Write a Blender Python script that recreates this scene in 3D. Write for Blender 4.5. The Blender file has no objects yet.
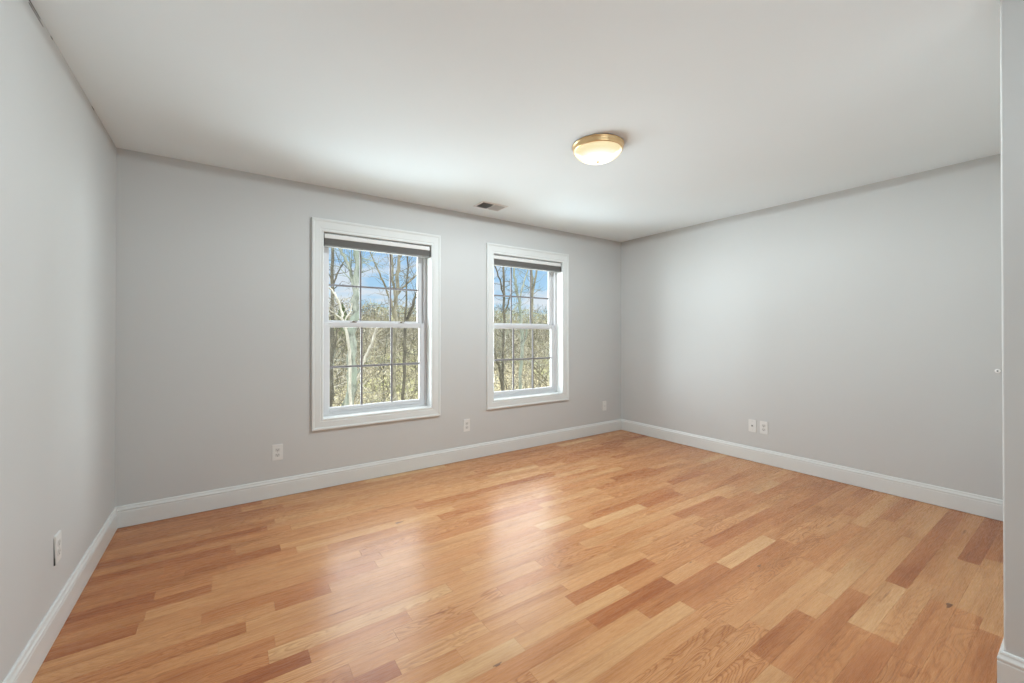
import bpy, bmesh, math, random
from math import pi, sin, cos, radians, sqrt
from mathutils import Vector, Matrix
C = bpy.context.scene.collection
SC = bpy.context.scene

# ------------------------------------------------------------------ camera
F_PX, CY_PX = 413.835, 332.37
CAM = Vector((0.5782, -3.6232, 1.2398)); PITCH = radians(0.275); ROLL = radians(-0.041); YAW = radians(34.6926)
Fv = Vector((sin(YAW)*cos(PITCH), cos(YAW)*cos(PITCH), sin(PITCH)))
R0 = Vector((cos(YAW), -sin(YAW), 0)); U0 = R0.cross(Fv)
Rv = R0*cos(ROLL)+U0*sin(ROLL); Uv = -R0*sin(ROLL)+U0*cos(ROLL)
cd = bpy.data.cameras.new('camera'); cam = bpy.data.objects.new('camera', cd); C.objects.link(cam)
cd.sensor_width = 36.0; cd.lens = F_PX*36/1024; cd.shift_y = (CY_PX-341.5)/1024; cd.clip_start = 0.05; cd.clip_end = 500
cam.matrix_world = Matrix(((Rv.x, Uv.x, -Fv.x, CAM.x), (Rv.y, Uv.y, -Fv.y, CAM.y), (Rv.z, Uv.z, -Fv.z, CAM.z), (0, 0, 0, 1)))
SC.camera = cam

# ------------------------------------------------------------------ world, sun, exposure
SKY_HIGH = 6.5       # bright hazy upper sky
LAMP_W = 405.0; REAR_W = 17.0; W_UP = 6.0; W_BELOW = 270.0; W_FAR = 430.0; W_LEFT = 290.0; W_RIGHT = 520.0
TINT = (.89, 1.0, 1.05); TINT_UP = (.86, 1.0, 1.09)
w = bpy.data.worlds.new('sky'); SC.world = w; w.use_nodes = True
nt = w.node_tree; nt.nodes.clear()
def N(nt, t, **k):
    n = nt.nodes.new(t)
    for a, b in k.items(): setattr(n, a, b)
    return n
def ramp(nt, fac, stops, interp='LINEAR'):
    r = N(nt, 'ShaderNodeValToRGB'); e = r.color_ramp.elements; r.color_ramp.interpolation = interp
    while len(e) > 1: e.remove(e[0])
    e[0].position = stops[0][0]; e[0].color = (*stops[0][1], 1) if len(stops[0][1]) == 3 else stops[0][1]
    for p, c in stops[1:]:
        q = e.new(p); q.color = (*c, 1)
    nt.links.new(fac, r.inputs[0]); return r.outputs[0]
def mth(nt, op, a, b=None, c=None):
    m = N(nt, 'ShaderNodeMath', operation=op)
    for i, v in enumerate((a, b, c)):
        if v is None: continue
        if isinstance(v, (int, float)): m.inputs[i].default_value = v
        else: nt.links.new(v, m.inputs[i])
    return m.outputs[0]
def mixc(nt, f, a, b, mode='MIX'):
    m = N(nt, 'ShaderNodeMix', data_type='RGBA', blend_type=mode)
    for s, v in ((m.inputs[0], f), (m.inputs[6], a), (m.inputs[7], b)):
        if isinstance(v, (int, float)): s.default_value = v
        elif isinstance(v, tuple): s.default_value = (*v, 1) if len(v) == 3 else v
        else: nt.links.new(v, s)
    return m.outputs[2]
tc = N(nt, 'ShaderNodeTexCoord'); sx = N(nt, 'ShaderNodeSeparateXYZ'); nt.links.new(tc.outputs['Generated'], sx.inputs[0])
mp = N(nt, 'ShaderNodeMapping'); mp.inputs['Scale'].default_value = (3.2, 3.2, 11); nt.links.new(tc.outputs['Generated'], mp.inputs[0])
nz = N(nt, 'ShaderNodeTexNoise'); nz.inputs['Scale'].default_value = 2.2; nz.inputs['Detail'].default_value = 6; nt.links.new(mp.outputs[0], nz.inputs['Vector'])
blue = ramp(nt, sx.outputs[2], [(0.0, (.72, .82, .90)), (.07, (.48, .74, .95)), (.22, (.33, .60, .95)), (1, (.2, .42, .8))])
cl = ramp(nt, nz.outputs[0], [(.47, (0, 0, 0)), (.60, (1, 1, 1))])
lowc = ramp(nt, sx.outputs[2], [(.0, (1, 1, 1)), (.13, (.75, .75, .75)), (.2, (.45, .45, .45))])
clf = mth(nt, 'MULTIPLY', cl, lowc)
skyc = mixc(nt, clf, blue, (.84, .88, .93))
gain = ramp(nt, sx.outputs[2], [(.27, (.142, .142, .142)), (.46, (1, 1, 1)), (.8, (.8, .8, .8))])
hz = ramp(nt, sx.outputs[2], [(.27, (0, 0, 0)), (.42, (1, 1, 1))])
skyc = mixc(nt, hz, skyc, (.93, .97, 1.0))
bg = N(nt, 'ShaderNodeBackground'); nt.links.new(skyc, bg.inputs[0]); nt.links.new(mth(nt, 'MULTIPLY', gain, SKY_HIGH), bg.inputs[1])
wo = N(nt, 'ShaderNodeOutputWorld'); nt.links.new(bg.outputs[0], wo.inputs[0])

sd = bpy.data.lights.new('sun', 'SUN'); sd.energy = .8; sd.angle = radians(2); sd.color = (1, .96, .88)
sun = bpy.data.objects.new('sun', sd); C.objects.link(sun)
sun.rotation_euler = Vector((-.35, .80, -.62)).to_track_quat('-Z', 'Y').to_euler()
for i, (xc, zc) in enumerate(((1.695, 1.31), (3.323, 1.31))):       # sky portals: only guide sampling of the sky through each window
    pd = bpy.data.lights.new('sky_portal', 'AREA'); pd.shape = 'RECTANGLE'; pd.size = 0.93; pd.size_y = 1.5; pd.cycles.is_portal = True
    po = bpy.data.objects.new('sky_portal', pd); C.objects.link(po); po.location = (xc, .26, zc); po.rotation_euler = (radians(-90), 0, 0)

# added area lights outside the windows, out of view, standing in for daylight
def area(name, loc, aim, sx_, sy_, watts, col=TINT):
    d = bpy.data.lights.new(name, 'AREA'); d.shape = 'RECTANGLE'; d.size = sx_; d.size_y = sy_; d.energy = watts; d.color = col
    o = bpy.data.objects.new(name, d); C.objects.link(o); o.location = loc; o.rotation_euler = (Vector(aim)-Vector(loc)).to_track_quat('-Z', 'Y').to_euler(); return o
area('daylight_fill_below', (2.5, 2.5, -1.15), (2.5, -1.5, 2.2), 6.0, 2.6, W_BELOW, TINT_UP)
area('daylight_fill_left', (.25, 2.8, 1.3), (3.2, -1.3, 1.2), 2.6, 2.6, W_LEFT)
area('daylight_fill_right', (6.9, 1.9, 1.3), (2.4, -1.0, 1.3), 2.6, 2.6, W_RIGHT)
area('daylight_fill_far_below', (2.5, 4.2, -1.5), (2.5, -2.6, 2.3), 7.0, 2.4, W_FAR, TINT_UP)
area('rear_up_fill', (1.4, -4.5, 1.5), (1.4, -4.3, 3), .5, .5, W_UP, TINT_UP)  # added fill behind the camera, aimed at the ceiling; no lamp there
area('rear_fill', (1.3, -5.2, 1.2), (1.3, 0, 1.6), 2.2, 2.0, REAR_W)  # added fill from behind the camera; the rear wall has no doorway

vs = SC.view_settings; SC.display_settings.display_device = 'sRGB'
vs.view_transform = 'Standard'; vs.look = 'None'; vs.exposure = 0.07; vs.gamma = 1.0; vs.use_curve_mapping = False
cy = SC.cycles
cy.use_denoising = True; cy.max_bounces = 14; cy.diffuse_bounces = 10; cy.glossy_bounces = 5; cy.transparent_max_bounces = 16; cy.transmission_bounces = 6
cy.sample_clamp_indirect = 6.0; cy.caustics_reflective = False; cy.caustics_refractive = False

# ------------------------------------------------------------------ materials
def mat(name, col=(.8, .8, .8), rough=.5, metal=0.0, **k):
    m = bpy.data.materials.new(name); m.use_nodes = True; b = m.node_tree.nodes['Principled BSDF']
    b.inputs['Base Color'].default_value = (*col, 1); b.inputs['Roughness'].default_value = rough; b.inputs['Metallic'].default_value = metal
    for a, v in k.items(): b.inputs[a].default_value = v
    return m
def nodes(m): return m.node_tree, m.node_tree.nodes['Principled BSDF']
def noise(nt, vec, scale, detail=3, rough=.5, dist=0.0):
    n = N(nt, 'ShaderNodeTexNoise'); n.inputs['Scale'].default_value = scale; n.inputs['Detail'].default_value = detail
    n.inputs['Roughness'].default_value = rough; n.inputs['Distortion'].default_value = dist
    if vec is not None: nt.links.new(vec, n.inputs['Vector'])
    return n.outputs[0]
def mapped(nt, src, scale=(1, 1, 1), loc=(0, 0, 0)):
    m = N(nt, 'ShaderNodeMapping'); m.inputs['Scale'].default_value = scale; m.inputs['Location'].default_value = loc
    nt.links.new(src, m.inputs[0]); return m.outputs[0]
def bump(nt, b, h, strength, dist=.002):
    n = N(nt, 'ShaderNodeBump'); n.inputs['Strength'].default_value = strength; n.inputs['Distance'].default_value = dist
    nt.links.new(h, n.inputs['Height']); nt.links.new(n.outputs[0], b.inputs['Normal'])

def paint(name, col, rough=.55, var=.03, bumpy=.15):
    m = mat(name, col, rough); nt, b = nodes(m); g = N(nt, 'ShaderNodeNewGeometry').outputs['Position']
    n1 = noise(nt, g, 1.6, 3); f = ramp(nt, n1, [(.3, tuple(c*(1-var) for c in col)), (.7, tuple(min(1, c*(1+var)) for c in col))])
    nt.links.new(f, b.inputs['Base Color'])
    if bumpy: bump(nt, b, noise(nt, g, 420, 2), bumpy, .0006)
    return m
WALL = paint('wall_paint', (.540, .546, .538), .5, .012)
CEIL = paint('ceiling_paint', (.79, .865, .895), .8, .01)
TRIM = paint('trim_paint', (.655, .672, .66), .28, .01, .03)
VINYL = mat('window_vinyl', (.58, .58, .59), .35)
MUNTIN = mat('muntin_backlit', (.20, .19, .20), .4)  # this grey holds the muntins' backlit shade
PLATE = mat('outlet_plastic', (.70, .70, .68), .35)
PLATE2 = mat('outlet_receptacle', (.60, .60, .58), .4)
DARK = mat('dark_slot', (.03, .03, .03), .6)
BLACK = mat('black_plastic', (.04, .04, .038), .5)
BRASS = mat('brushed_brass', (.80, .56, .30), .28, 1.0)
BRONZE = mat('bronze_latch', (.16, .12, .08), .4, .6)
SHADEF = mat('shade_fabric', (.21, .205, .197), .8)
RAIL = mat('shade_rail', (.70, .69, .67), .45)
RAILD = mat('shade_bottom_rail', (.20, .20, .19), .5)
DUCT = mat('duct_dark', (.05, .045, .04), .7)
VENTW = mat('vent_enamel', (.72, .72, .71), .4)
VENTG = mat('vent_louvre', (.50, .50, .49), .45)

def make_glass():
    m = bpy.data.materials.new('window_glass'); m.use_nodes = True; nt = m.node_tree; nt.nodes.clear()
    t = N(nt, 'ShaderNodeBsdfTransparent'); t.inputs[0].default_value = (.97, .98, .98, 1)
    g = N(nt, 'ShaderNodeBsdfGlossy'); g.inputs['Roughness'].default_value = .02
    fr = N(nt, 'ShaderNodeFresnel'); fr.inputs[0].default_value = 1.35
    mx = N(nt, 'ShaderNodeMixShader'); nt.links.new(fr.outputs[0], mx.inputs[0]); nt.links.new(t.outputs[0], mx.inputs[1]); nt.links.new(g.outputs[0], mx.inputs[2])
    o = N(nt, 'ShaderNodeOutputMaterial'); nt.links.new(mx.outputs[0], o.inputs[0]); return m
GLASS = make_glass()
def make_dome():                                                     # frosted glass lit by the bulbs inside it
    m = bpy.data.materials.new('frosted_glass'); m.use_nodes = True; nt = m.node_tree; nt.nodes.clear()
    e = N(nt, 'ShaderNodeEmission')
    tcn = N(nt, 'ShaderNodeTexCoord'); sp = N(nt, 'ShaderNodeSeparateXYZ'); nt.links.new(tcn.outputs['Object'], sp.inputs[0])
    r2 = mth(nt, 'SQRT', mth(nt, 'ADD', mth(nt, 'POWER', sp.outputs[0], 2.0), mth(nt, 'POWER', sp.outputs[1], 2.0)))
    c = ramp(nt, r2, [(.0, (1.5, 1.48, 1.42)), (.085, (1.35, 1.3, 1.15)), (.112, (1.02, .95, .72)), (.128, (.93, .82, .50)), (.150, (.90, .74, .42))])
    nt.links.new(c, e.inputs[0]); e.inputs[1].default_value = 1.35
    t = N(nt, 'ShaderNodeBsdfTransparent'); gl = N(nt, 'ShaderNodeBsdfGlossy'); gl.inputs['Roughness'].default_value = .15
    m1 = N(nt, 'ShaderNodeMixShader'); m1.inputs[0].default_value = .3; nt.links.new(e.outputs[0], m1.inputs[1]); nt.links.new(t.outputs[0], m1.inputs[2])
    m2 = N(nt, 'ShaderNodeMixShader'); m2.inputs[0].default_value = .0; nt.links.new(m1.outputs[0], m2.inputs[1]); nt.links.new(gl.outputs[0], m2.inputs[2])
    o = N(nt, 'ShaderNodeOutputMaterial'); nt.links.new(m2.outputs[0], o.inputs[0]); return m
DOME = make_dome()

def make_floor():
    m = mat('oak_floor', (.6, .35, .18), .2); nt, b = nodes(m)
    at = N(nt, 'ShaderNodeAttribute', attribute_name='board'); sp = N(nt, 'ShaderNodeSeparateColor'); nt.links.new(at.outputs['Color'], sp.inputs[0])
    tone, seed, kind = sp.outputs[0], sp.outputs[1], sp.outputs[2]
    uv = N(nt, 'ShaderNodeUVMap', uv_map='UVMap').outputs[0]
    sv = N(nt, 'ShaderNodeCombineXYZ'); nt.links.new(mth(nt, 'MULTIPLY', seed, 37.0), sv.inputs[2]); nt.links.new(mth(nt, 'MULTIPLY', seed, 11.0), sv.inputs[0])
    ad = N(nt, 'ShaderNodeVectorMath', operation='ADD'); nt.links.new(uv, ad.inputs[0]); nt.links.new(sv.outputs[0], ad.inputs[1])
    V = ad.outputs[0]
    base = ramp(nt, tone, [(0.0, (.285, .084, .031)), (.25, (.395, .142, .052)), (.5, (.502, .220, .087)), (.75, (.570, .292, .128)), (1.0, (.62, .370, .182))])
    broad = noise(nt, mapped(nt, V, (1.6, 9, 1)), 1.0, 3)
    base = mixc(nt, .85, base, ramp(nt, broad, [(.28, (.76, .66, .58)), (.48, (1, 1, 1)), (.70, (1.10, 1.16, 1.2))]), 'MULTIPLY')
    streak = noise(nt, mapped(nt, V, (.9, 60, 1), (3, 1, 0)), 1.0, 4, .6)
    base = mixc(nt, .8, base, ramp(nt, streak, [(.32, (.80, .70, .62)), (.5, (1, 1, 1)), (.72, (1.07, 1.12, 1.15))]), 'MULTIPLY')
    # cathedral figure: contour lines of a stretched field
    fld = noise(nt, mapped(nt, V, (1.9, 9.5, 1)), 1.0, 2, .45, .25)
    fq = mth(nt, 'FRACT', mth(nt, 'MULTIPLY', fld, 24.0))
    lines = ramp(nt, fq, [(.0, (.66, .52, .43)), (.16, (.80, .70, .62)), (.40, (1, 1, 1)), (.85, (1.04, 1.04, 1.04)), (1.0, (.74, .62, .54))])
    kf = ramp(nt, kind, [(.35, (.12, .12, .12)), (.6, (.45, .45, .45)), (.9, (.85, .85, .85))])
    base = mixc(nt, kf, base, mixc(nt, 1.0, base, lines, 'MULTIPLY'))
    por = noise(nt, mapped(nt, V, (14, 420, 1)), 1.0, 2, .6)
    base = mixc(nt, .5, base, ramp(nt, por, [(.33, (.72, .60, .52)), (.47, (1, 1, 1)), (1, (1.03, 1.03, 1.03))]), 'MULTIPLY')
    # occasional dark mineral streaks and knots
    st = noise(nt, mapped(nt, V, (2.6, 42, 1)), 1.0, 3, .5, .3)
    base = mixc(nt, .75, base, ramp(nt, st, [(.0, (.35, .22, .15)), (.24, (.5, .36, .28)), (.31, (1, 1, 1)), (1, (1, 1, 1))]), 'MULTIPLY')
    nt.links.new(base, b.inputs['Base Color'])
    rr = ramp(nt, por, [(.3, (.38, .38, .38)), (.5, (.27, .27, .27))]); nt.links.new(rr, b.inputs['Roughness'])
    b.inputs['IOR'].default_value = 1.45; b.inputs['Coat Weight'].default_value = 0.0
    wav = noise(nt, mapped(nt, V, (2, 14, 1)), 1.0, 2)
    bump(nt, b, mth(nt, 'ADD', mth(nt, 'MULTIPLY', wav, .9), mth(nt, 'MULTIPLY', por, .12)), .35, .0012)
    return m
OAK = make_floor()
GAP = mat('board_gap', (.20, .08, .03), .8)

# ------------------------------------------------------------------ mesh helpers
def obj(name, bm, m, parent=None, smooth=False):
    me = bpy.data.meshes.new(name); bmesh.ops.recalc_face_normals(bm, faces=bm.faces); bm.to_mesh(me); bm.free()
    for mm in (m if isinstance(m, (list, tuple)) else [m]): me.materials.append(mm)
    o = bpy.data.objects.new(name, me); C.objects.link(o)
    if smooth:
        for p in me.polygons: p.use_smooth = True
    if parent is not None: o.parent = parent
    return o
def struct(name, bm, m, parent=None, smooth=False):
    o = obj(name, bm, m, parent, smooth)
    if parent is None: o['kind'] = 'structure'
    return o
def empty(name, loc=(0, 0, 0)):
    o = bpy.data.objects.new(name, None); C.objects.link(o); o.location = loc; o.empty_display_size = .1; return o
def tag(o, label, cat, group=None, kind=None):
    o['label'] = label; o['category'] = cat
    if group: o['group'] = group
    if kind: o['kind'] = kind
    return o
def box(bm, x0, x1, y0, y1, z0, z1, bev=0.0, seg=2):
    b2 = bmesh.new(); vs_ = [b2.verts.new((x, y, z)) for x in (x0, x1) for y in (y0, y1) for z in (z0, z1)]
    for f in ((0, 1, 3, 2), (4, 6, 7, 5), (0, 4, 5, 1), (2, 3, 7, 6), (0, 2, 6, 4), (1, 5, 7, 3)): b2.faces.new([vs_[i] for i in f])
    bmesh.ops.recalc_face_normals(b2, faces=b2.faces)
    if bev: bmesh.ops.bevel(b2, geom=b2.edges[:], offset=bev, segments=seg, affect='EDGES', profile=.5)
    join(bm, b2)
def join(bm, b2):
    mp_ = {}
    for v in b2.verts: mp_[v] = bm.verts.new(v.co)
    for f in b2.faces:
        try: n = bm.faces.new([mp_[v] for v in f.verts]); n.material_index = f.material_index; n.smooth = f.smooth
        except ValueError: pass
    b2.free()
def lathe(bm, prof, seg=64, c=(0, 0, 0)):
    rings = []
    for r, z in prof:
        if r < 1e-6: rings.append([bm.verts.new((c[0], c[1], c[2]+z))])
        else: rings.append([bm.verts.new((c[0]+r*cos(2*pi*i/seg), c[1]+r*sin(2*pi*i/seg), c[2]+z)) for i in range(seg)])
    for a, b in zip(rings, rings[1:]):
        for i in range(seg):
            j = (i+1) % seg
            if len(a) == 1 and len(b) == 1: continue
            if len(a) == 1: bm.faces.new((a[0], b[i], b[j]))
            elif len(b) == 1: bm.faces.new((a[i], a[j], b[0]))
            else: bm.faces.new((a[i], a[j], b[j], b[i]))
LIFT = .003
def sweep(bm, path, prof, up=Vector((0, 0, 1)), closed=False):
    """mitred sweep of an (outward, up) profile along a polyline lying in a plane with normal `up`; outward = to the left of travel"""
    P = [Vector(q)+up*LIFT for q in path]; n = len(P); rings = []
    for i in range(n):
        a = P[i]-P[i-1] if (i > 0 or closed) else None
        b = P[(i+1) % n]-P[i] if (i < n-1 or closed) else None
        if a is None: a = b
        if b is None: b = a
        na = up.cross(a.normalized()); nb = up.cross(b.normalized())
        m = (na+nb); m = m.normalized()/max(.2, m.normalized().dot(na))
        rings.append([bm.verts.new(P[i]+m*o+up*h) for o, h in prof])
    k = len(prof)
    for i in range(n if closed else n-1):
        A, B = rings[i], rings[(i+1) % n]
        for j in range(k): bm.faces.new((A[j], A[(j+1) % k], B[(j+1) % k], B[j]))
    if not closed:
        bm.faces.new(rings[0]); bm.faces.new(rings[-1][::-1])

# ------------------------------------------------------------------ room shell
W, H, NX, NY, YB, TH = 4.8144, 2.44, 2.803, -3.4085, -5.3, .16
WIN = [(1.2274, 2.1644), (2.8507, 3.796)]; WZ0, WZ1 = .5585, 2.0745; HO = .008

def wall_back():
    bm = bmesh.new(); xs = [-TH, WIN[0][0]-HO, WIN[0][1]+HO, WIN[1][0]-HO, WIN[1][1]+HO, W+TH]; zs = [-.12, WZ0-HO, WZ1+HO, H+.12]
    for y in (0, TH+.04):
        for i in range(5):
            for k in range(3):
                if i in (1, 3) and k == 1: continue
                bm.faces.new([bm.verts.new((xs[a], y, zs[b])) for a, b in ((i, k), (i+1, k), (i+1, k+1), (i, k+1))])
    def strip(x0, x1, z0, z1): bm.faces.new([bm.verts.new(q) for q in ((x0, 0, z0), (x1, 0, z1), (x1, TH+.04, z1), (x0, TH+.04, z0))])
    for a, b in WIN:
        a -= HO; b += HO; c, d = WZ0-HO, WZ1+HO
        strip(a, b, c, c); strip(a, b, d, d); strip(a, a, c, d); strip(b, b, c, d)
    strip(xs[0], xs[-1], zs[0], zs[0]); strip(xs[0], xs[-1], zs[-1], zs[-1]); strip(xs[0], xs[0], zs[0], zs[-1]); strip(xs[-1], xs[-1], zs[0], zs[-1])
    bmesh.ops.remove_doubles(bm, verts=bm.verts, dist=1e-5)
    return struct('wall_back', bm, WALL)
wall_back()
bm = bmesh.new(); box(bm, -TH, 0, YB-TH, 0, -.12, H+.12); wl = struct('wall_left', bm, WALL)
bm = bmesh.new(); box(bm, W, W+TH, NY-.12, 0, -.12, H+.12); struct('wall_right', bm, WALL)
bm = bmesh.new(); box(bm, -TH, NX+.12, YB-TH, YB, -.12, H+.12); struct('wall_front', bm, WALL)
# the near jog: an L of wall with a softly rounded outside corner
bm = bmesh.new()
r_ = .006; pl = [(W+TH, NY)]
for i in range(7):
    a = radians(90+15*i); pl.append((NX+r_+r_*cos(a), NY-r_+r_*sin(a)))
pl += [(NX, YB), (NX+.12, YB), (NX+.12, NY-.12), (W+TH, NY-.12)]
lo = [bm.verts.new((x, y, -.12)) for x, y in pl]; hi = [bm.verts.new((x, y, H+.12)) for x, y in pl]
for i in range(len(pl)): j = (i+1) % len(pl); bm.faces.new((lo[i], lo[j], hi[j], hi[i]))
bm.faces.new(lo); bm.faces.new(hi); struct('wall_near_right', bm, WALL)
bm = bmesh.new()
box(bm, -TH, W+TH, NY, 0, H, H+.12); box(bm, -TH, NX+.12, YB-TH, NY, H, H+.12); struct('ceiling', bm, CEIL)
# hairline cracks where the left wall meets the ceiling
bm = bmesh.new()
for y0, y1, zz, t in ((-1.45, -1.33, H-.006, .0035), (-1.44, -1.30, H-.018, .002), (-1.215, -1.195, H-.004, .004), (-.595, -.555, H-.004, .004)):
    box(bm, -.001, .0012, y0, y1, zz-t, zz)
obj('paint_crack', bm, DARK, wl)['label'] = 'dark hairline crack'

# floor: real boards, one mesh, a tone per board, raised in the window glow
rnd = random.Random(23)
PW = .0825; Y0R = -2.974
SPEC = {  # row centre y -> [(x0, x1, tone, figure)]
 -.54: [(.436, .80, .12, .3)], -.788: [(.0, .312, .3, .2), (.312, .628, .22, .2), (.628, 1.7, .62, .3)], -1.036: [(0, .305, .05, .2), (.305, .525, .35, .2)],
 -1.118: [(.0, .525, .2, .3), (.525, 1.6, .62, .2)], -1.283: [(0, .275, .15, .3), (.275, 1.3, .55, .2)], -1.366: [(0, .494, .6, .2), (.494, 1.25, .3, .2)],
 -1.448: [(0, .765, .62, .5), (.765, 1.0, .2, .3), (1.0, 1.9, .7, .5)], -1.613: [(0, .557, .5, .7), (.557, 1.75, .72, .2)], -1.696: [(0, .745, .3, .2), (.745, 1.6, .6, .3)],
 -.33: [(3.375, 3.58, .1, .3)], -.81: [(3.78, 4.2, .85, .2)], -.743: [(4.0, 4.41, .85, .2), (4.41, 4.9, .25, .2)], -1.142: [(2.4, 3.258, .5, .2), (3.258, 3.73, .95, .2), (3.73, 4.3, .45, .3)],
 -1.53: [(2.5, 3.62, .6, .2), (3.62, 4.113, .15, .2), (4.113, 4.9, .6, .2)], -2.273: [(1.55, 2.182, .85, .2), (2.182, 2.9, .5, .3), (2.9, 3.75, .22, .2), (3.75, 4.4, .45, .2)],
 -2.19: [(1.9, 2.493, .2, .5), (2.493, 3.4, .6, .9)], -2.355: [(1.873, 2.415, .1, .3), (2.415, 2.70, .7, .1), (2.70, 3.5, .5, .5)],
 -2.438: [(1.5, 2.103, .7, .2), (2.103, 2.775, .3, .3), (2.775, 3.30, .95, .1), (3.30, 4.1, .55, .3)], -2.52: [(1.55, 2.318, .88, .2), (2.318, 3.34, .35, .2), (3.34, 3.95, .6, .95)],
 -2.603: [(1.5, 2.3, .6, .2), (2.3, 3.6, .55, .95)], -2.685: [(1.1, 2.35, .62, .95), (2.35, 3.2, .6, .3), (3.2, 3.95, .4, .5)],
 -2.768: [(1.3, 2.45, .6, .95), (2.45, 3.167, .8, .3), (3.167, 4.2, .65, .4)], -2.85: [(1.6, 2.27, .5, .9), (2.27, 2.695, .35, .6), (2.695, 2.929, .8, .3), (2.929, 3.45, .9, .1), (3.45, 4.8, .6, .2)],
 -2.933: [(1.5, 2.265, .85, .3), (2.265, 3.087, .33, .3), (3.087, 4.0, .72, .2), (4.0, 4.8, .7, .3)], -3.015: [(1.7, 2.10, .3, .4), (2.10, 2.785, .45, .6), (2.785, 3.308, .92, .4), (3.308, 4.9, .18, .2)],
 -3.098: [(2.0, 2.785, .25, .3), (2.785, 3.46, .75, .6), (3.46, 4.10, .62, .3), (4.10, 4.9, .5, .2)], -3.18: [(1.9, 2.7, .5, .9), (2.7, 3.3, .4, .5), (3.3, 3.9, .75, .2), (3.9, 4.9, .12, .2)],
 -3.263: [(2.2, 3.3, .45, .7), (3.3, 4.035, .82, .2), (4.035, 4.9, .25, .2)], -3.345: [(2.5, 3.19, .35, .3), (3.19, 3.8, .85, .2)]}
bm = bmesh.new(); uvl = bm.loops.layers.uv.new('UVMap'); cl_ = bm.loops.layers.float_color.new('board')
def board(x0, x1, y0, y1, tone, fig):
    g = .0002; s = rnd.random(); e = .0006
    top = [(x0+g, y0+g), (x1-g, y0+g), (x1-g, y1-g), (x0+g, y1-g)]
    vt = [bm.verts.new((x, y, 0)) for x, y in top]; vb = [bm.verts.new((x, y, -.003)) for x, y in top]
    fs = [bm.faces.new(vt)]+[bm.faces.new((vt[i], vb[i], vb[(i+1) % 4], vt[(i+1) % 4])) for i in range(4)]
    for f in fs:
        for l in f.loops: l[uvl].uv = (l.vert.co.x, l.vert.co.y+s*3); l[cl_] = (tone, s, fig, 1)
nr0, nr1 = math.floor((YB-Y0R)/PW)-1, math.ceil((0-Y0R)/PW)+1
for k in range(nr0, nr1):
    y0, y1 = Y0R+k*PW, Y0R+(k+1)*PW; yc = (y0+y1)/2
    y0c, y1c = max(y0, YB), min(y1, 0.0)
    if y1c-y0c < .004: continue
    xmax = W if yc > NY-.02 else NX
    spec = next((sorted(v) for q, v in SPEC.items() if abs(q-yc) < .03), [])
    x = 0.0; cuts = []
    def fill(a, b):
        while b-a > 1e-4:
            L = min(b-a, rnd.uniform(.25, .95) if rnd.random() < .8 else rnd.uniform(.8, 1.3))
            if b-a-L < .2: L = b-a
            xm = a+L/2; mu = .40 if xm < .75 else (.66 if xm < 2.9 and yc > -2.4 else .56); t = min(1, max(.02, rnd.gauss(mu, .13))); cuts.append((a, a+L, t, rnd.random()**1.6)); a += L  # window glow put into the mean tone: boards lighter there, darker at left
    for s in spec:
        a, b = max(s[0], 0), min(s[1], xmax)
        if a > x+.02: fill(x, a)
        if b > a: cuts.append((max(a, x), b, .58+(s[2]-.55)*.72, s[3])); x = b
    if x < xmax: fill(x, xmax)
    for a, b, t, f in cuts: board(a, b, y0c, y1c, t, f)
b2 = bmesh.new(); box(b2, -TH, W+TH, NY-.12, 0, -.12, -.0028); box(b2, -TH, NX+.12, YB-TH, NY-.12, -.12, -.0028)
for f in b2.faces: f.material_index = 1
join(bm, b2)
fo = struct('floor', bm, [OAK, GAP])
# knots: dark pith marks in three boards
bm = bmesh.new()
for kx, ky, a in ((1.52, -.95, .016), (2.93, -2.55, .010), (1.42, -2.31, .010), (2.66, -2.32, .006), (3.30, -3.20, .016)):
    n = 18; c0 = bm.verts.new((kx, ky, .0004)); rr_ = []
    for i in range(n):
        t = 2*pi*i/n; q = a*(1+.25*sin(3*t+kx*9)+.15*sin(5*t)); rr_.append(bm.verts.new((kx+q*1.7*cos(t), ky+q*.6*sin(t), .0003)))
    for i in range(n): bm.faces.new((c0, rr_[i], rr_[(i+1) % n]))
kn = obj('wood_knot', bm, mat('knot', (.20, .085, .035), .3), fo)

# baseboards
BH = .1365
def bprof(): return [(0, 0), (.014, 0), (.014, .098), (.0125, .1005), (.0125, .106), (.0145, .1085), (.0140, .1135), (.0105, .1195), (.0085, .1245), (.0085, .129), (.0065, .1345), (.003, BH), (0, BH)]
def baseboard(name, path):
    bm = bmesh.new(); sweep(bm, path, bprof()); struct(name, bm, TRIM)
G = .0
baseboard('baseboard_right', [(W, NY+.014, 0), (W, 0, 0)])
baseboard('baseboard_back', [(W, 0, 0), (0, 0, 0)])
baseboard('baseboard_left', [(0, 0, 0), (0, YB, 0)])
baseboard('baseboard_near_right', [(NX, YB, 0), (NX, NY, 0), (W, NY, 0)])
baseboard('baseboard_front', [(0, YB, 0), (NX, YB, 0)])

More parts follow.
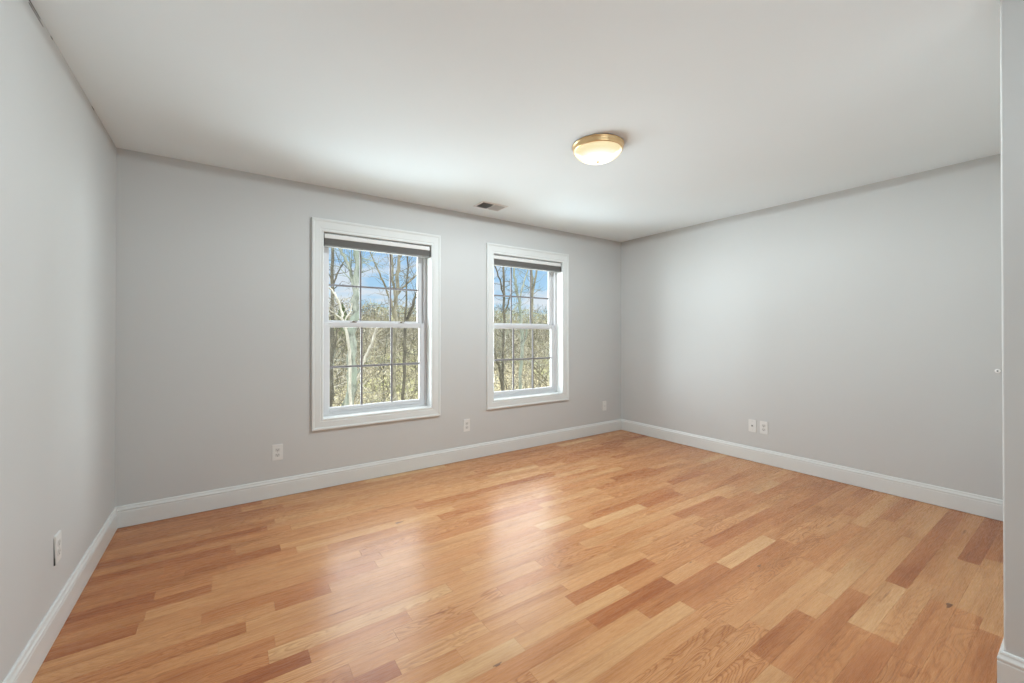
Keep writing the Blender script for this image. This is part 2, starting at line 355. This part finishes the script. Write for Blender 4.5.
# ------------------------------------------------------------------ windows
def casing_prof():   # (distance outward from the opening, height off wall)
    return [(0, 0), (0, .011), (.003, .014), (.009, .015), (.012, .0125), (.018, .0125), (.022, .0155), (.066, .0175), (.070, .021), (.074, .0235), (.0835, .0235), (.0875, .019), (.0880, 0)]
def frame(bm, x0, x1, z0, z1, y0, y1, sw, tw=None, bw=None, bev=.002):
    tw = tw or sw; bw = bw or sw
    box(bm, x0, x0+sw, y0, y1, z0, z1, bev); box(bm, x1-sw, x1, y0, y1, z0, z1, bev)
    box(bm, x0+sw-.001, x1-sw+.001, y0, y1, z0, z0+bw, bev); box(bm, x0+sw-.001, x1-sw+.001, y0, y1, z1-tw, z1, bev)
def window(idx, x0, x1, locks):
    root = empty('window_%d' % idx, ((x0+x1)/2, 0, WZ0)); root['kind'] = 'structure'
    def part(name, bm, m, parent=root, smooth=False):
        off = Vector(root.location)
        bmesh.ops.translate(bm, verts=bm.verts, vec=-off) if parent is root else bmesh.ops.translate(bm, verts=bm.verts, vec=-off)
        return obj(name, bm, m, parent, smooth)
    # casing: mitred picture frame, travelling so the profile spreads outward; "up" of the sweep is into the room
    bm = bmesh.new()
    pr = casing_prof()
    cs = [(x0, WZ0), (x1, WZ0), (x1, WZ1), (x0, WZ1)]; sg = [(-1, -1), (1, -1), (1, 1), (-1, 1)]
    rings = [[bm.verts.new((cx+sx_*o, -h, cz+sz_*o*(1.15 if sz_ > 0 else 1))) for o, h in pr] for (cx, cz), (sx_, sz_) in zip(cs, sg)]
    for i in range(4):
        A, B = rings[i], rings[(i+1) % 4]
        for j in range(len(pr)-1): bm.faces.new((A[j], A[j+1], B[j+1], B[j]))
        bm.faces.new((A[-1], A[0], B[0], B[-1]))
    part('window_casing', bm, TRIM)
    # jamb lining + vinyl frame with side tracks
    bm = bmesh.new(); frame(bm, x0-.0075, x1+.0075, WZ0-.0075, WZ1+.0075, -.010, .1005, .0095, bev=.0008); part('jamb_lining', bm, TRIM)
    bm = bmesh.new(); frame(bm, x0+.001, x1-.001, WZ0+.001, WZ1-.001, .100, .199, .021, .03, .024)
    for s in (x0+.022, x1-.026):
        box(bm, s, s+.004, .1015, .106, WZ0+.024, WZ1-.03, .0006); box(bm, s, s+.004, .142, .150, WZ0+.024, WZ1-.03, .0006)
    part('window_frame', bm, VINYL)
    ax, bx = x0+.024, x1-.024; zm = 1.322
    def sash(name, z0, z1, y0, y1, tw, bw, mz):
        sw = .043; bm = bmesh.new(); frame(bm, ax, bx, z0, z1, y0, y1, sw, tw, bw, .003)
        gx0, gx1, gz0, gz1 = ax+sw, bx-sw, z0+bw, z1-tw; g = .0
        # glazing bead
        frame(bm, gx0-.002, gx1+.002, gz0-.002, gz1+.002, y0+.006, y1-.006, .007, bev=.001)
        s = part(name, bm, VINYL)
        ym = (y0+y1)/2
        bm = bmesh.new(); t = .0085
        for q in (1, 2):
            xx = gx0+(gx1-gx0)*q/3; box(bm, xx-t, xx+t, ym-.005, ym+.005, gz0, gz1, .002)
        box(bm, gx0, gx1, ym-.0052, ym+.0052, mz-t, mz+t, .002)
        part('muntin', bm, MUNTIN, s)
        bm = bmesh.new(); bm.faces.new([bm.verts.new(q) for q in ((gx0-.004, ym, gz0-.004), (gx1+.004, ym, gz0-.004), (gx1+.004, ym, gz1+.004), (gx0-.004, ym, gz1+.004))])
        part('pane', bm, GLASS, s); return s
    lo_ = sash('lower_sash', WZ0+.022, 1.343, .106, .140, .037, .040, .964)
    up_ = sash('upper_sash', 1.306, WZ1-.028, .148, .182, .040, .050, 1.662)
    if locks:
        for f in (.27, .75):
            xx = ax+(bx-ax)*f
            bm = bmesh.new(); box(bm, xx-.026, xx+.026, .110, .134, 1.343, 1.349, .002); box(bm, xx-.010, xx+.010, .112, .132, 1.349, 1.357, .003)
            box(bm, xx-.004, xx+.032, .106, .116, 1.354, 1.359, .002); part('sash_lock', bm, BRONZE, lo_)['label'] = 'dark bronze sash lock'
    # bottom lift rail
    bm = bmesh.new(); box(bm, ax+.05, bx-.05, .098, .107, WZ0+.030, WZ0+.036, .002); part('lift_rail', bm, VINYL, lo_)
    return root
window(1, *WIN[0], True); window(2, *WIN[1], False)

def shade(x0, x1, label):
    c = ((x0+x1)/2, .030, WZ1-.008); root = empty('cellular_shade', c); hw = (x1-x0)/2-.010
    bm = bmesh.new(); box(bm, -hw, hw, -.024, .024, -.040, -.004, .004); obj('headrail', bm, RAIL, root)
    bm = bmesh.new()                                                  # stacked pleats: a zig-zag block
    n = 9; z1, z0 = -.040, -.092; pts = []
    for i in range(n*2+1): pts.append((-.021 if i % 2 else -.0165, z1+(z0-z1)*i/(n*2)))
    back = [(-y, z) for y, z in reversed(pts)]
    ring = pts+back
    A = [bm.verts.new((-hw+.001, y, z)) for y, z in ring]; B = [bm.verts.new((hw-.001, y, z)) for y, z in ring]
    for i in range(len(ring)): j = (i+1) % len(ring); bm.faces.new((A[i], A[j], B[j], B[i]))
    bm.faces.new(A); bm.faces.new(B[::-1]); obj('pleated_fabric', bm, SHADEF, root)
    bm = bmesh.new(); box(bm, -hw, hw, -.020, .020, -.106, -.092, .003); obj('bottom_rail', bm, RAILD, root)
    for s in (-1, 1):
        bm = bmesh.new(); xx = s*hw; box(bm, min(xx, xx+s*.0025), max(xx, xx+s*.0025), -.024, .024, -.105, -.004, .0008); obj('end_cap', bm, BLACK, root)
    bm = bmesh.new(); box(bm, -hw, hw, -.012, .014, -.0045, -.0005); obj('gap_shadow', bm, BLACK, root)  # dark strip put in for the shadow gap above the headrail
    tag(root, label, 'window shade', 'raised shades in the two windows')
shade(*WIN[0], 'grey pleated shade pulled fully up in the left, nearer window')
shade(*WIN[1], 'grey pleated shade pulled fully up in the right, farther window')

# ------------------------------------------------------------------ ceiling lamp
LC = (2.521, -1.7766, H)
lamp = empty('ceiling_lamp', LC); tag(lamp, 'round flush ceiling lamp with brass ring and lit frosted glass bowl', 'ceiling lamp')
bm = bmesh.new()
lathe(bm, [(.0, -.001), (.158, -.001), (.1625, -.003), (.1635, -.008), (.161, -.012), (.1585, -.014), (.1575, -.022), (.1560, -.030), (.1545, -.034), (.1535, -.0385), (.150, -.0405), (.1465, -.040), (.1465, -.030), (.1465, -.008)], 96)
obj('brass_ring', bm, BRASS, lamp, True)
bm = bmesh.new(); lathe(bm, [(0, -.002), (.150, -.002), (.1463, -.0075), (.1458, -.0385), (.1450, -.0385), (.1450, -.007), (0, -.006)], 64); obj('inner_pan', bm, BLACK, lamp, True)
bm = bmesh.new(); pr = []
for i in range(15):
    t = i/14*pi/2; pr.append((.1475*cos(t), -.037-.066*sin(t)**1.15))
pr[-1] = (0, pr[-1][1]); lathe(bm, pr, 96); dome = obj('glass_bowl', bm, DOME, lamp, True)
bm = bmesh.new(); lathe(bm, [(0, -.100), (.0065, -.101), (.0095, -.104), (.0095, -.1065), (.006, -.109), (.0035, -.1105), (.0045, -.1125), (.003, -.1145), (0, -.1150)], 24); obj('finial', bm, BRASS, lamp, True)
ld = bpy.data.lights.new('bulb', 'SPOT'); ld.energy = LAMP_W; ld.shadow_soft_size = .04; ld.spot_size = radians(180); ld.spot_blend = 0.0; ld.color = TINT
lo2 = bpy.data.objects.new('bulb', ld); C.objects.link(lo2); lo2.parent = lamp; lo2.visible_glossy = False; lo2.location = (0, 0, -.036)

# ------------------------------------------------------------------ ceiling register
vr = empty('ceiling_vent', (2.615, -.333, H)); tag(vr, 'small white two-way air vent in the ceiling near the back wall', 'vent')
hx, hy = .120, .070
bm = bmesh.new()
ci, co = (hx, hy), (hx+.020, hy+.020)
ri = [bm.verts.new((sx_*ci[0], sy_*ci[1], -.007)) for sx_, sy_ in ((-1, -1), (1, -1), (1, 1), (-1, 1))]
rm = [bm.verts.new((sx_*(co[0]-.006), sy_*(co[1]-.006), -.007)) for sx_, sy_ in ((-1, -1), (1, -1), (1, 1), (-1, 1))]
ro = [bm.verts.new((sx_*co[0], sy_*co[1], -.0005)) for sx_, sy_ in ((-1, -1), (1, -1), (1, 1), (-1, 1))]
rt = [bm.verts.new((sx_*ci[0], sy_*ci[1], -.0008)) for sx_, sy_ in ((-1, -1), (1, -1), (1, 1), (-1, 1))]
for A, B in ((ri, rm), (rm, ro), (rt, ri)):
    for i in range(4): j = (i+1) % 4; bm.faces.new((A[i], A[j], B[j], B[i]))
box(bm, -.004, .004, -hy, hy, -.007, -.001)
obj('frame', bm, VENTW, vr)
bm = bmesh.new(); box(bm, -hx, hx, -hy, hy, -.0012, -.0004); obj('duct_opening', bm, DUCT, vr)
for side in (-1, 1):
    for i in range(8):
        xx = side*(.010+i*.0138); bm = bmesh.new()
        b2 = bmesh.new(); box(b2, -.0075, .0075, -hy, hy, -.0005, .0005)
        bmesh.ops.rotate(b2, verts=b2.verts, cent=(0, 0, 0), matrix=Matrix.Rotation(radians(36 if side > 0 else -52)*1, 3, 'Y'))
        bmesh.ops.translate(b2, verts=b2.verts, vec=(xx, 0, -.0072 if side > 0 else -.0072)); join(bm, b2)
        obj('louvre', bm, VENTG, vr)

# ------------------------------------------------------------------ wall outlets
def outlet(kind, loc, rz, label, cat='outlet', group=None, tilt=0):
    """built facing -Y with its back on y=0"""
    name = {'duplex': 'wall_outlet', 'jack': 'wall_jack', 'coax': 'wall_jack'}[kind]
    r = empty(name, loc); r.rotation_euler = (0, 0, rz)
    th = .0065
    bm = bmesh.new(); b2 = bmesh.new(); box(b2, -.0365, .0365, -th, 0, -.060, .060)
    bmesh.ops.bevel(b2, geom=[e for e in b2.edges if all(v.co.y < -th+.001 for v in e.verts) or abs(e.verts[0].co.y-e.verts[1].co.y) > .001], offset=.003, segments=2, affect='EDGES')
    join(bm, b2); plate = obj('cover_plate', bm, PLATE, r)
    if tilt: plate.rotation_euler = (tilt, 0, 0)
    if kind == 'duplex':
        for s in (-1, 1):
            zc = s*.0195; bm = bmesh.new(); n = 28; A = []; B = []
            for i in range(n):
                t = 2*pi*i/n; x = .0172*cos(t); z = max(-.0128, min(.0128, .0172*sin(t))); A.append(bm.verts.new((x, -th-.0018, zc+z))); B.append(bm.verts.new((x*1.04, -th+.001, zc+z*1.04)))
            bm.faces.new(A)
            for i in range(n): j = (i+1) % n; bm.faces.new((A[i], A[j], B[j], B[i]))
            rc = obj('receptacle', bm, PLATE2, r)
            bm = bmesh.new(); yy = -th-.0020
            box(bm, -.0078, -.0052, yy, yy+.001, zc-.002, zc+.0065); box(bm, .0052, .0078, yy, yy+.001, zc-.001, zc+.0055)
            lathe_b = bmesh.new(); bmesh.ops.create_circle(lathe_b, cap_ends=True, radius=.0031, segments=14)
            bmesh.ops.rotate(lathe_b, verts=lathe_b.verts, cent=(0, 0, 0), matrix=Matrix.Rotation(radians(90), 3, 'X')); bmesh.ops.translate(lathe_b, verts=lathe_b.verts, vec=(0, yy, zc-.0078)); join(bm, lathe_b)
            obj('slots', bm, DARK, rc)
        sc = [0]
    elif kind == 'jack':
        bm = bmesh.new(); box(bm, -.011, .011, -th-.002, -th+.001, -.010, .012, .001); rc = obj('jack_body', bm, PLATE2, r)
        bm = bmesh.new(); box(bm, -.006, .006, -th-.0026, -th-.001, -.005, .004); box(bm, -.0025, .0025, -th-.0026, -th-.001, .003, .0065); obj('jack_socket', bm, DARK, rc)
        sc = [-.042, .042]
    else:
        bm = bmesh.new(); lathe(bm, [(0, 0), (.0075, 0), (.0075, .004), (.0048, .0045), (.0048, .010), (.0036, .010), (.0036, .006), (0, .006)], 20)
        bmesh.ops.rotate(bm, verts=bm.verts, cent=(0, 0, 0), matrix=Matrix.Rotation(radians(90), 3, 'X')); bmesh.ops.translate(bm, verts=bm.verts, vec=(0, -th, 0)); obj('coax_socket', bm, PLATE2, r)
        sc = [-.042, .042]
    for z in sc:
        bm = bmesh.new(); lathe(bm, [(0, .0012), (.0022, .001), (.0031, 0)], 12); bmesh.ops.rotate(bm, verts=bm.verts, cent=(0, 0, 0), matrix=Matrix.Rotation(radians(90), 3, 'X'))
        bmesh.ops.translate(bm, verts=bm.verts, vec=(0, -th-.0018 if kind == 'duplex' else -th, z)); obj('screw', bm, VENTG, r)
    tag(r, label, cat, group); return r
OG = 'white wall plates above the baseboards'
outlet('duplex', (.907, 0, .341), 0, 'white double outlet on the back wall, left of the nearer window', group=OG)
outlet('duplex', (2.539, 0, .342), 0, 'white double outlet on the back wall between the two windows', group=OG)
outlet('coax', (4.496, 0, .3415), 0, 'white single-socket plate on the back wall near the far corner', 'wall jack', OG)
outlet('jack', (W, -1.632, .346), radians(-90), 'white plate with one small dark jack, left of the pair on the right wall', 'wall jack', OG)
outlet('duplex', (W, -1.737, .346), radians(-90), 'white double outlet, right of the pair on the right wall', group=OG)
lo3 = outlet('duplex', (0, -1.115, .350), radians(90), 'white double outlet on the left wall, dark gap along its edge', group=OG)
bm = bmesh.new()                                                     # the box behind the slightly loose plate
b2 = [(-.0375, 0, -.060), (-.0375, 0, .052), (-.0375, -.0045, -.060), (-.0375, -.0008, .052)]
A = [bm.verts.new(v) for v in (b2[0], b2[1], b2[3], b2[2])]; B = [bm.verts.new((v[0]+.004, v[1], v[2])) for v in (b2[0], b2[1], b2[3], b2[2])]
bm.faces.new(A); bm.faces.new(B[::-1])
for i in range(4): j = (i+1) % 4; bm.faces.new((A[i], A[j], B[j], B[i]))
obj('box_edge', bm, BLACK, lo3)['label'] = 'dark edge of the box behind the plate'

# small round fitting on the right wall beside the near corner
g_ = empty('wall_grommet', (W, -3.196, .993)); g_.rotation_euler = (0, 0, radians(-90))
bm = bmesh.new(); lathe(bm, [(.0045, .0045), (.009, .005), (.0125, .003), (.0135, 0)], 28); bmesh.ops.rotate(bm, verts=bm.verts, cent=(0, 0, 0), matrix=Matrix.Rotation(radians(90), 3, 'X')); obj('ring', bm, mat('grommet_white', (.9, .9, .89), .3), g_, True)
bm = bmesh.new(); lathe(bm, [(0, .002), (.0052, .002), (.0052, .0)], 20); bmesh.ops.rotate(bm, verts=bm.verts, cent=(0, 0, 0), matrix=Matrix.Rotation(radians(90), 3, 'X')); obj('hole', bm, DARK, g_)
tag(g_, 'tiny round white fitting with dark centre at far right of right wall', 'wall fitting')

# ================================================================== outdoors
def ray(px, py):
    return Fv+Rv*((px-512)/F_PX)-Uv*((py-CY_PX)/F_PX)
def at(px, py, y):                                                   # the point seen at (px, py) standing at distance y beyond the house
    d = ray(px, py); return CAM+d*((y-CAM.y)/d.y)
def gz(x, y):
    t = max(0, y-9); z = -3.3+.012*t*(1 if t < 22 else 1)
    if t > 6: z += (t-6)*.075
    return z+.35*sin(x*.23+y*.11)+.25*sin(x*.61-y*.37)
def ground_mat():
    m = mat('leaf_litter', (.2, .17, .1), .9); nt, b = nodes(m); g = N(nt, 'ShaderNodeNewGeometry').outputs['Position']
    a = noise(nt, mapped(nt, g, (1, 1, 1)), 1.1, 8, .75); c = noise(nt, g, .12, 3)
    col = ramp(nt, a, [(.3, (.13, .11, .06)), (.45, (.26, .22, .12)), (.55, (.36, .31, .18)), (.7, (.52, .47, .32))])
    grn = ramp(nt, a, [(.3, (.14, .15, .05)), (.5, (.30, .30, .12)), (.7, (.48, .44, .20))])
    nt.links.new(mixc(nt, ramp(nt, c, [(.45, (0, 0, 0)), (.6, (1, 1, 1))]), col, grn), b.inputs['Base Color']); return m
bm = bmesh.new(); nx_, ny_ = 60, 60; vg = []
for i in range(nx_+1):
    row = []
    for j in range(ny_+1):
        y = .6+(j/ny_)**1.6*130; x = -25+i/nx_*(50+ (j/ny_)**1.6*240); row.append(bm.verts.new((x, y, gz(x, y))))
    vg.append(row)
for i in range(nx_):
    for j in range(ny_): bm.faces.new((vg[i][j], vg[i+1][j], vg[i+1][j+1], vg[i][j+1]))
struct('ground', bm, ground_mat(), smooth=True)

def bark(name, c0, c1, patch=None):
    m = mat(name, c0, .85); nt, b = nodes(m); g = N(nt, 'ShaderNodeTexCoord').outputs['Object']
    a = noise(nt, mapped(nt, g, (9, 9, 3)), 1.0, 5, .7)
    c = ramp(nt, a, [(.35, c0), (.62, c1)])
    if patch: c = mixc(nt, ramp(nt, noise(nt, mapped(nt, g, (3, 3, 2)), 1.3, 3), [(.42, (0, 0, 0)), (.58, (1, 1, 1))]), c, patch)
    nt.links.new(c, b.inputs['Base Color']); return m
BK_PALE = bark('bark_pale', (.07, .075, .06), (.27, .285, .24), (.19, .22, .175))
BK_WHITE = bark('bark_white', (.20, .18, .14), (.42, .40, .34))
BK_DARK = bark('bark_dark', (.035, .03, .022), (.11, .10, .07))
BK_MID = bark('bark_mid', (.075, .068, .045), (.24, .22, .16))
TWIG = bark('twig_tan', (.14, .12, .075), (.38, .345, .24))

def tube(bm, pts, rad, seg=5):
    rings = []
    for i, p in enumerate(pts):
        d = (pts[min(i+1, len(pts)-1)]-pts[max(i-1, 0)]).normalized()
        u = d.cross(Vector((0, 1, .01))); u = u.normalized() if u.length > .01 else Vector((1, 0, 0)); v = d.cross(u)
        rings.append([bm.verts.new(p+(u*cos(2*pi*k/seg)+v*sin(2*pi*k/seg))*rad[i]) for k in range(seg)])
    for a, b in zip(rings, rings[1:]):
        for k in range(seg): j = (k+1) % seg; bm.faces.new((a[k], a[j], b[j], b[k])).smooth = True
def grow(bm, R, p, d, L, r, lv, maxlv, kids=5, wob=.16, up=.12, seg=5):
    n = 5 if lv < 2 else 3; pts = [p.copy()]; rad = [r]
    for i in range(n):
        d = (d+Vector((R.gauss(0, wob), R.gauss(0, wob), R.gauss(0, wob)+up*.5))).normalized()
        pts.append(pts[-1]+d*L/n); rad.append(r*(1-.75*(i+1)/n))
    tube(bm, pts, rad, max(3, seg-lv))
    if lv < maxlv:
        for k in range(kids):
            t = R.uniform(.2, 1)*(n-.01); i = int(t); q = pts[i].lerp(pts[i+1], t-i)
            dd = (d+Vector((R.gauss(0, .6), R.gauss(0, .6), R.gauss(.15, .4)))).normalized()
            grow(bm, R, q, dd, L*R.uniform(.35, .62), max(.0035, rad[i]*R.uniform(.35, .6)), lv+1, maxlv, kids, wob, up, seg)

def keytree(name, Y, strands, m, label, seed, cat='tree', group='bare trees close outside the windows', twigs=10, tw_len=1.0):
    """strands: lists of (px, py, radius in px) measured on the photo, laid out in true size around distance Y with some depth"""
    R = random.Random(seed); bm = bmesh.new()
    x, y, _ = at(strands[0][0][0], 400, Y); base = Vector((x, y, gz(x, y)))
    for si, st in enumerate(strands):
        pts = []; rad = []; dy = 0
        lean = 0 if si == 0 else R.uniform(-.22, .22)
        full = []
        for (a, b) in zip(st, st[1:]):                               # subdivide each leg
            k = 4
            for q in range(k): full.append(tuple(a[i]+(b[i]-a[i])*q/k for i in range(3)))
        full.append(st[-1])
        for qi, (px, py, rp) in enumerate(full):
            P = at(px, py, Y+lean*qi*.35*.5); dist = (P-CAM).dot(Fv); rr = rp*dist/F_PX
            if 0 < qi: P = P+Vector((R.gauss(0, rr*.35), 0, 0))
            pts.append(P-base); rad.append(rr)
        if si == 0:
            g = pts[0].copy(); g.z = -.1; pts.insert(0, g); rad.insert(0, rad[0]*1.25)
        tube(bm, pts, rad, 8 if si == 0 else 6)
        for k in range(twigs):
            i = R.randrange(len(pts)//3 if si == 0 else 1, len(pts)); q = pts[i]
            d = Vector((R.gauss(0, 1), R.gauss(0, .8), R.gauss(.5, .5))).normalized()
            grow(bm, R, q, d, R.uniform(.5, 1.4)*tw_len, max(.005, min(.02, rad[i]*.4)), 1, 3, 3, .22, .1, 4)
    o = obj(name, bm, m); o.location = base
    return tag(o, label, cat, group)
YA = 8.0
keytree('bare_tree', 7.5, [[(349, 520, 5.2), (350, 430, 5), (351.5, 400, 4.6), (352, 360, 4.4), (353, 325, 4.2), (355, 300, 4.0), (357, 278, 3.7), (358, 255, 3.4), (359, 225, 3), (361, 180, 2.2)],
   [(355, 290, 2.0), (351, 272, 1.7), (346, 260, 1.5), (339, 247, 1.3), (335, 232, 1)], [(353, 378, 1.4), (357, 374, 1.2), (362, 366, .9)], [(351, 392, 1.3), (346, 398, 1.1), (340, 410, .8)],
   [(357, 268, 1.5), (355, 255, 1.2), (353, 240, 1)]], BK_PALE, 'thick pale-barked bare tree nearest the left window', 1, twigs=7)
keytree('bare_tree', 6.5, [[(352, 520, 1.6), (351, 430, 1.6), (350, 350, 1.5), (347, 333, 1.4), (343, 318, 1.3), (340, 305, 1.2), (335, 294, 1.1), (328, 286, .9)],
   [(344, 322, 1), (338, 316, .9), (329, 310, .7)], [(345, 321, .9), (350, 312, .8), (352, 303, .6)]], BK_WHITE, 'slim whitish forked tree left of the thick pale trunk', 2, twigs=2, tw_len=.6)
keytree('bare_tree', 10, [[(328, 520, 2.2), (329, 430, 2.2), (331, 380, 2), (332, 330, 1.9), (333, 290, 1.7), (333, 260, 1.5), (332, 220, 1.2)], [(333, 285, .9), (339, 270, .7), (346, 258, .5)],
   [(332, 365, .8), (336, 340, .7), (338, 325, .5)]], BK_DARK, 'dark bare tree at the left edge of the left window', 3, twigs=7)
keytree('bare_tree', 11, [[(396, 520, 2.6), (395, 430, 2.5), (394, 390, 2.4), (394, 350, 2.2), (395, 320, 2.1), (396, 300, 2), (398, 275, 1.8), (400, 255, 1.5), (403, 225, 1.1)],
   [(395, 318, 1.3), (390, 300, 1.1), (385, 285, 1), (378, 270, .8), (370, 252, .6)], [(396, 300, 1.4), (393, 280, 1.3), (392, 262, 1.1), (391, 240, .8)], [(397, 295, 1.2), (404, 286, 1), (411, 280, .9), (417, 274, .7)]],
   BK_MID, 'many-stemmed bare tree filling the right of the left window', 4, twigs=9)
keytree('bare_tree', 9, [[(404, 520, 1.8), (404, 430, 1.8), (404, 360, 1.7), (405, 330, 1.7), (408, 318, 1.6), (412, 306, 1.4), (417, 292, 1.2), (424, 272, 1)], [(405, 330, 1.1), (406, 305, 1), (407, 280, .8), (408, 255, .7)]],
   BK_DARK, 'dark leaning bare tree at the right edge of the left window', 5, twigs=5)
keytree('leaning_log', 12, [[(352, 392, 1.2), (358, 378, 1.3), (364, 361, 1.4), (371, 344, 1.4), (379, 325, 1.1)]], BK_WHITE, 'pale leaning dead trunk behind the left window', 6, cat='log', group=None, twigs=2, tw_len=.6)
keytree('bare_tree', 10, [[(506, 520, 2.2), (505, 430, 2.1), (504, 405, 2), (502, 382, 1.8), (499, 366, 1.5), (495, 352, 1.2), (491, 340, 1)], [(503, 385, 1.4), (503, 360, 1.4), (504, 330, 1.3), (504, 300, 1.3), (504, 275, 1.2), (503, 250, 1)],
   [(504, 298, .9), (500, 280, .8), (494, 264, .7)], [(504, 315, 1), (508, 304, .9), (511, 292, .8)]], BK_DARK, 'dark forked bare tree at left in the right window', 7, twigs=7)
keytree('bare_tree', 12, [[(521, 520, 1.9), (521, 430, 1.9), (520.5, 395, 1.7), (521, 365, 1.7), (522, 340, 1.6), (521, 320, 1.5), (519, 302, 1.4), (516, 288, 1.3), (514, 272, 1.1), (513, 250, .9)],
   [(519, 302, 1), (522, 288, .9), (526, 276, .8), (531, 262, .7)], [(518, 303, .9), (512, 314, .8), (506, 326, .6)], [(522, 350, 1), (526, 335, .8), (528, 318, .6)]], BK_PALE, 'pale forked tree in the middle of the right window', 8, twigs=7)
keytree('bare_tree', 14, [[(535, 520, 1.5), (534, 430, 1.5), (533, 390, 1.4), (532, 350, 1.4), (532, 310, 1.4), (532, 280, 1.3), (531, 250, 1.2)], [(532, 300, 1.2), (535, 280, 1.1), (538, 262, .9), (541, 245, .7)], [(533, 365, .9), (538, 371, .9), (546, 380, .7)],
   [(533, 371, .8), (540, 380, .7), (548, 386, .6)]], BK_MID, 'twin-stemmed bare tree at right in the right window', 9, twigs=8)

# the wood behind: prototypes, then copies
def forest_tree(seed, h, m):
    R = random.Random(seed); bm = bmesh.new(); pts = [Vector((0, 0, -.3))]; rad = [.09]; d = Vector((0, 0, 1)); n = 9
    for i in range(n):
        d = (d+Vector((R.gauss(0, .06), R.gauss(0, .06), .1))).normalized(); pts.append(pts[-1]+d*(h/n)); rad.append(.09*(1-.8*(i+1)/n))
    tube(bm, pts, rad, 5)
    for k in range(22):
        t = R.uniform(.18, .98)*n; i = min(n-1, int(t)); q = pts[i].lerp(pts[i+1], t-i)
        dd = Vector((R.gauss(0, 1), R.gauss(0, 1), R.uniform(.5, 1.5))).normalized()
        grow(bm, R, q, dd, h*R.uniform(.12, .26), rad[i]*.42, 1, 3, 4, .18, .12, 4)
    return obj('bare_tree', bm, m)
protos = [forest_tree(40+i, 8.5+i*.6, [BK_MID, BK_DARK, BK_PALE, TWIG][i % 4]) for i in range(6)]
R = random.Random(5); n_t = 0
spots = []
for i in range(95):
    y = 16+ (i/95)**.9*62+R.uniform(-1.5, 1.5)
    px = R.uniform(322, 430) if i % 2 else R.uniform(486, 556)
    P = at(px, 333, y); spots.append((P.x, P.y))
for i, (x, y) in enumerate(spots):
    o = protos[i] if i < 6 else protos[i % 6].copy()
    if i >= 6: C.objects.link(o)
    s = R.uniform(.65, 1.0); top = CAM.z+.045*y+R.uniform(0, .04)*y; s = (top-gz(x, y))/(8.5+(i % 6)*.6); o.location = (x, y, gz(x, y)); o.rotation_euler = (0, 0, R.uniform(0, 6.28)); o.scale = (s, s, s)
    tag(o, 'slender bare tree among many in the wood beyond the windows', 'tree', 'bare trees of the wood on the slope')

# evergreens along the skyline
FOL = [mat('evergreen_foliage', (.085, .12, .045), .85), mat('olive_foliage', (.26, .25, .11), .9)]
def evergreen(px, y, h, wd, mi, label, seed, group):
    R = random.Random(seed); P = at(px, 333, y); r = empty('evergreen_tree' if mi == 0 else 'budding_tree', (P.x, P.y, gz(P.x, P.y)))
    bm = bmesh.new(); tube(bm, [Vector((0, 0, -.2)), Vector((0, 0, h*.95))], [.14, .03], 6); obj('trunk', bm, BK_DARK, r)
    bm = bmesh.new()
    for i in range(1500):
        t = R.random()**.8; z = h*(.12+.88*t); rr = wd*((1-t)**.7 if mi == 0 else sqrt(max(0, 1-(2*t-1)**2))+.05)*R.uniform(.35, 1); a = R.uniform(0, 6.283)
        c = Vector((rr*cos(a), rr*sin(a), z)); s = R.uniform(.07, .17) if mi == 0 else R.uniform(.05, .11)
        u = Vector((R.gauss(0, 1), R.gauss(0, 1), R.gauss(0, 1))).normalized()*s; v = Vector((R.gauss(0, 1), R.gauss(0, 1), R.gauss(0, 1))).normalized()*s*.6
        bm.faces.new([bm.verts.new(c+q) for q in (u, v, -u, -v)])
    obj('foliage', bm, FOL[mi], r); tag(r, label, 'tree', group)
evergreen(342, 38, CAM.z+38*.075-gz(at(342, 333, 38).x, 38), 1.3, 0, 'dark green evergreen on the skyline beside the thick pale trunk', 70, None)
sky = [(331, 52), (352, 60), (362, 66), (372, 62), (381, 58), (390, 60), (399, 55), (409, 64), (419, 60), (493, 50), (501, 54), (509, 58), (517, 52), (526, 56), (535, 50), (544, 54), (552, 58)]
for i, (px, y) in enumerate(sky):
    evergreen(px, y, CAM.z+y*(R.uniform(.045, .060) if px < 366 else R.uniform(.065, .080))-gz(at(px, 333, y).x, y), R.uniform(2.2, 3.0), 1, 'olive-green budding tree in the row along the far skyline', 80+i, 'olive trees along the skyline')

# twiggy undergrowth: nobody could count it
R = random.Random(9); bm = bmesh.new()
for i in range(26000):
    y = 8+ (R.random()**.8)*55; px = R.uniform(318, 434) if R.random() < .55 else R.uniform(482, 562)
    P = at(px, 333, y); x = P.x; hmax = 1.0+ .9*R.random()+ (2.2 if R.random() < .3 else 0)+y*.03
    z = gz(x, y)+R.random()*hmax; p = Vector((x, P.y, z)); L = R.uniform(.25, .8)*(1+y*.012)
    d = Vector((R.gauss(0, .7), R.gauss(0, .5), R.gauss(.5, .6))).normalized(); wv = d.cross(Vector((.2, 1, .1))).normalized()*(.0045+y*.00052)*R.uniform(.6, 1.5)
    w2 = d.cross(wv).normalized()*wv.length
    a = [bm.verts.new(p+q) for q in (wv, -wv*.5+w2, -wv*.5-w2)]; b = [bm.verts.new(p+d*L+q*.4) for q in (wv, -wv*.5+w2, -wv*.5-w2)]
    mi = R.choice((0, 0, 1, 1, 2, 2, 3))
    for k in range(3): f = bm.faces.new((a[k], a[(k+1) % 3], b[(k+1) % 3], b[k])); f.material_index = mi
o = obj('undergrowth', bm, [TWIG, BK_MID, BK_DARK, BK_WHITE]); tag(o, 'tangle of tan twigs and brush covering the slope outside', 'undergrowth', kind='stuff')
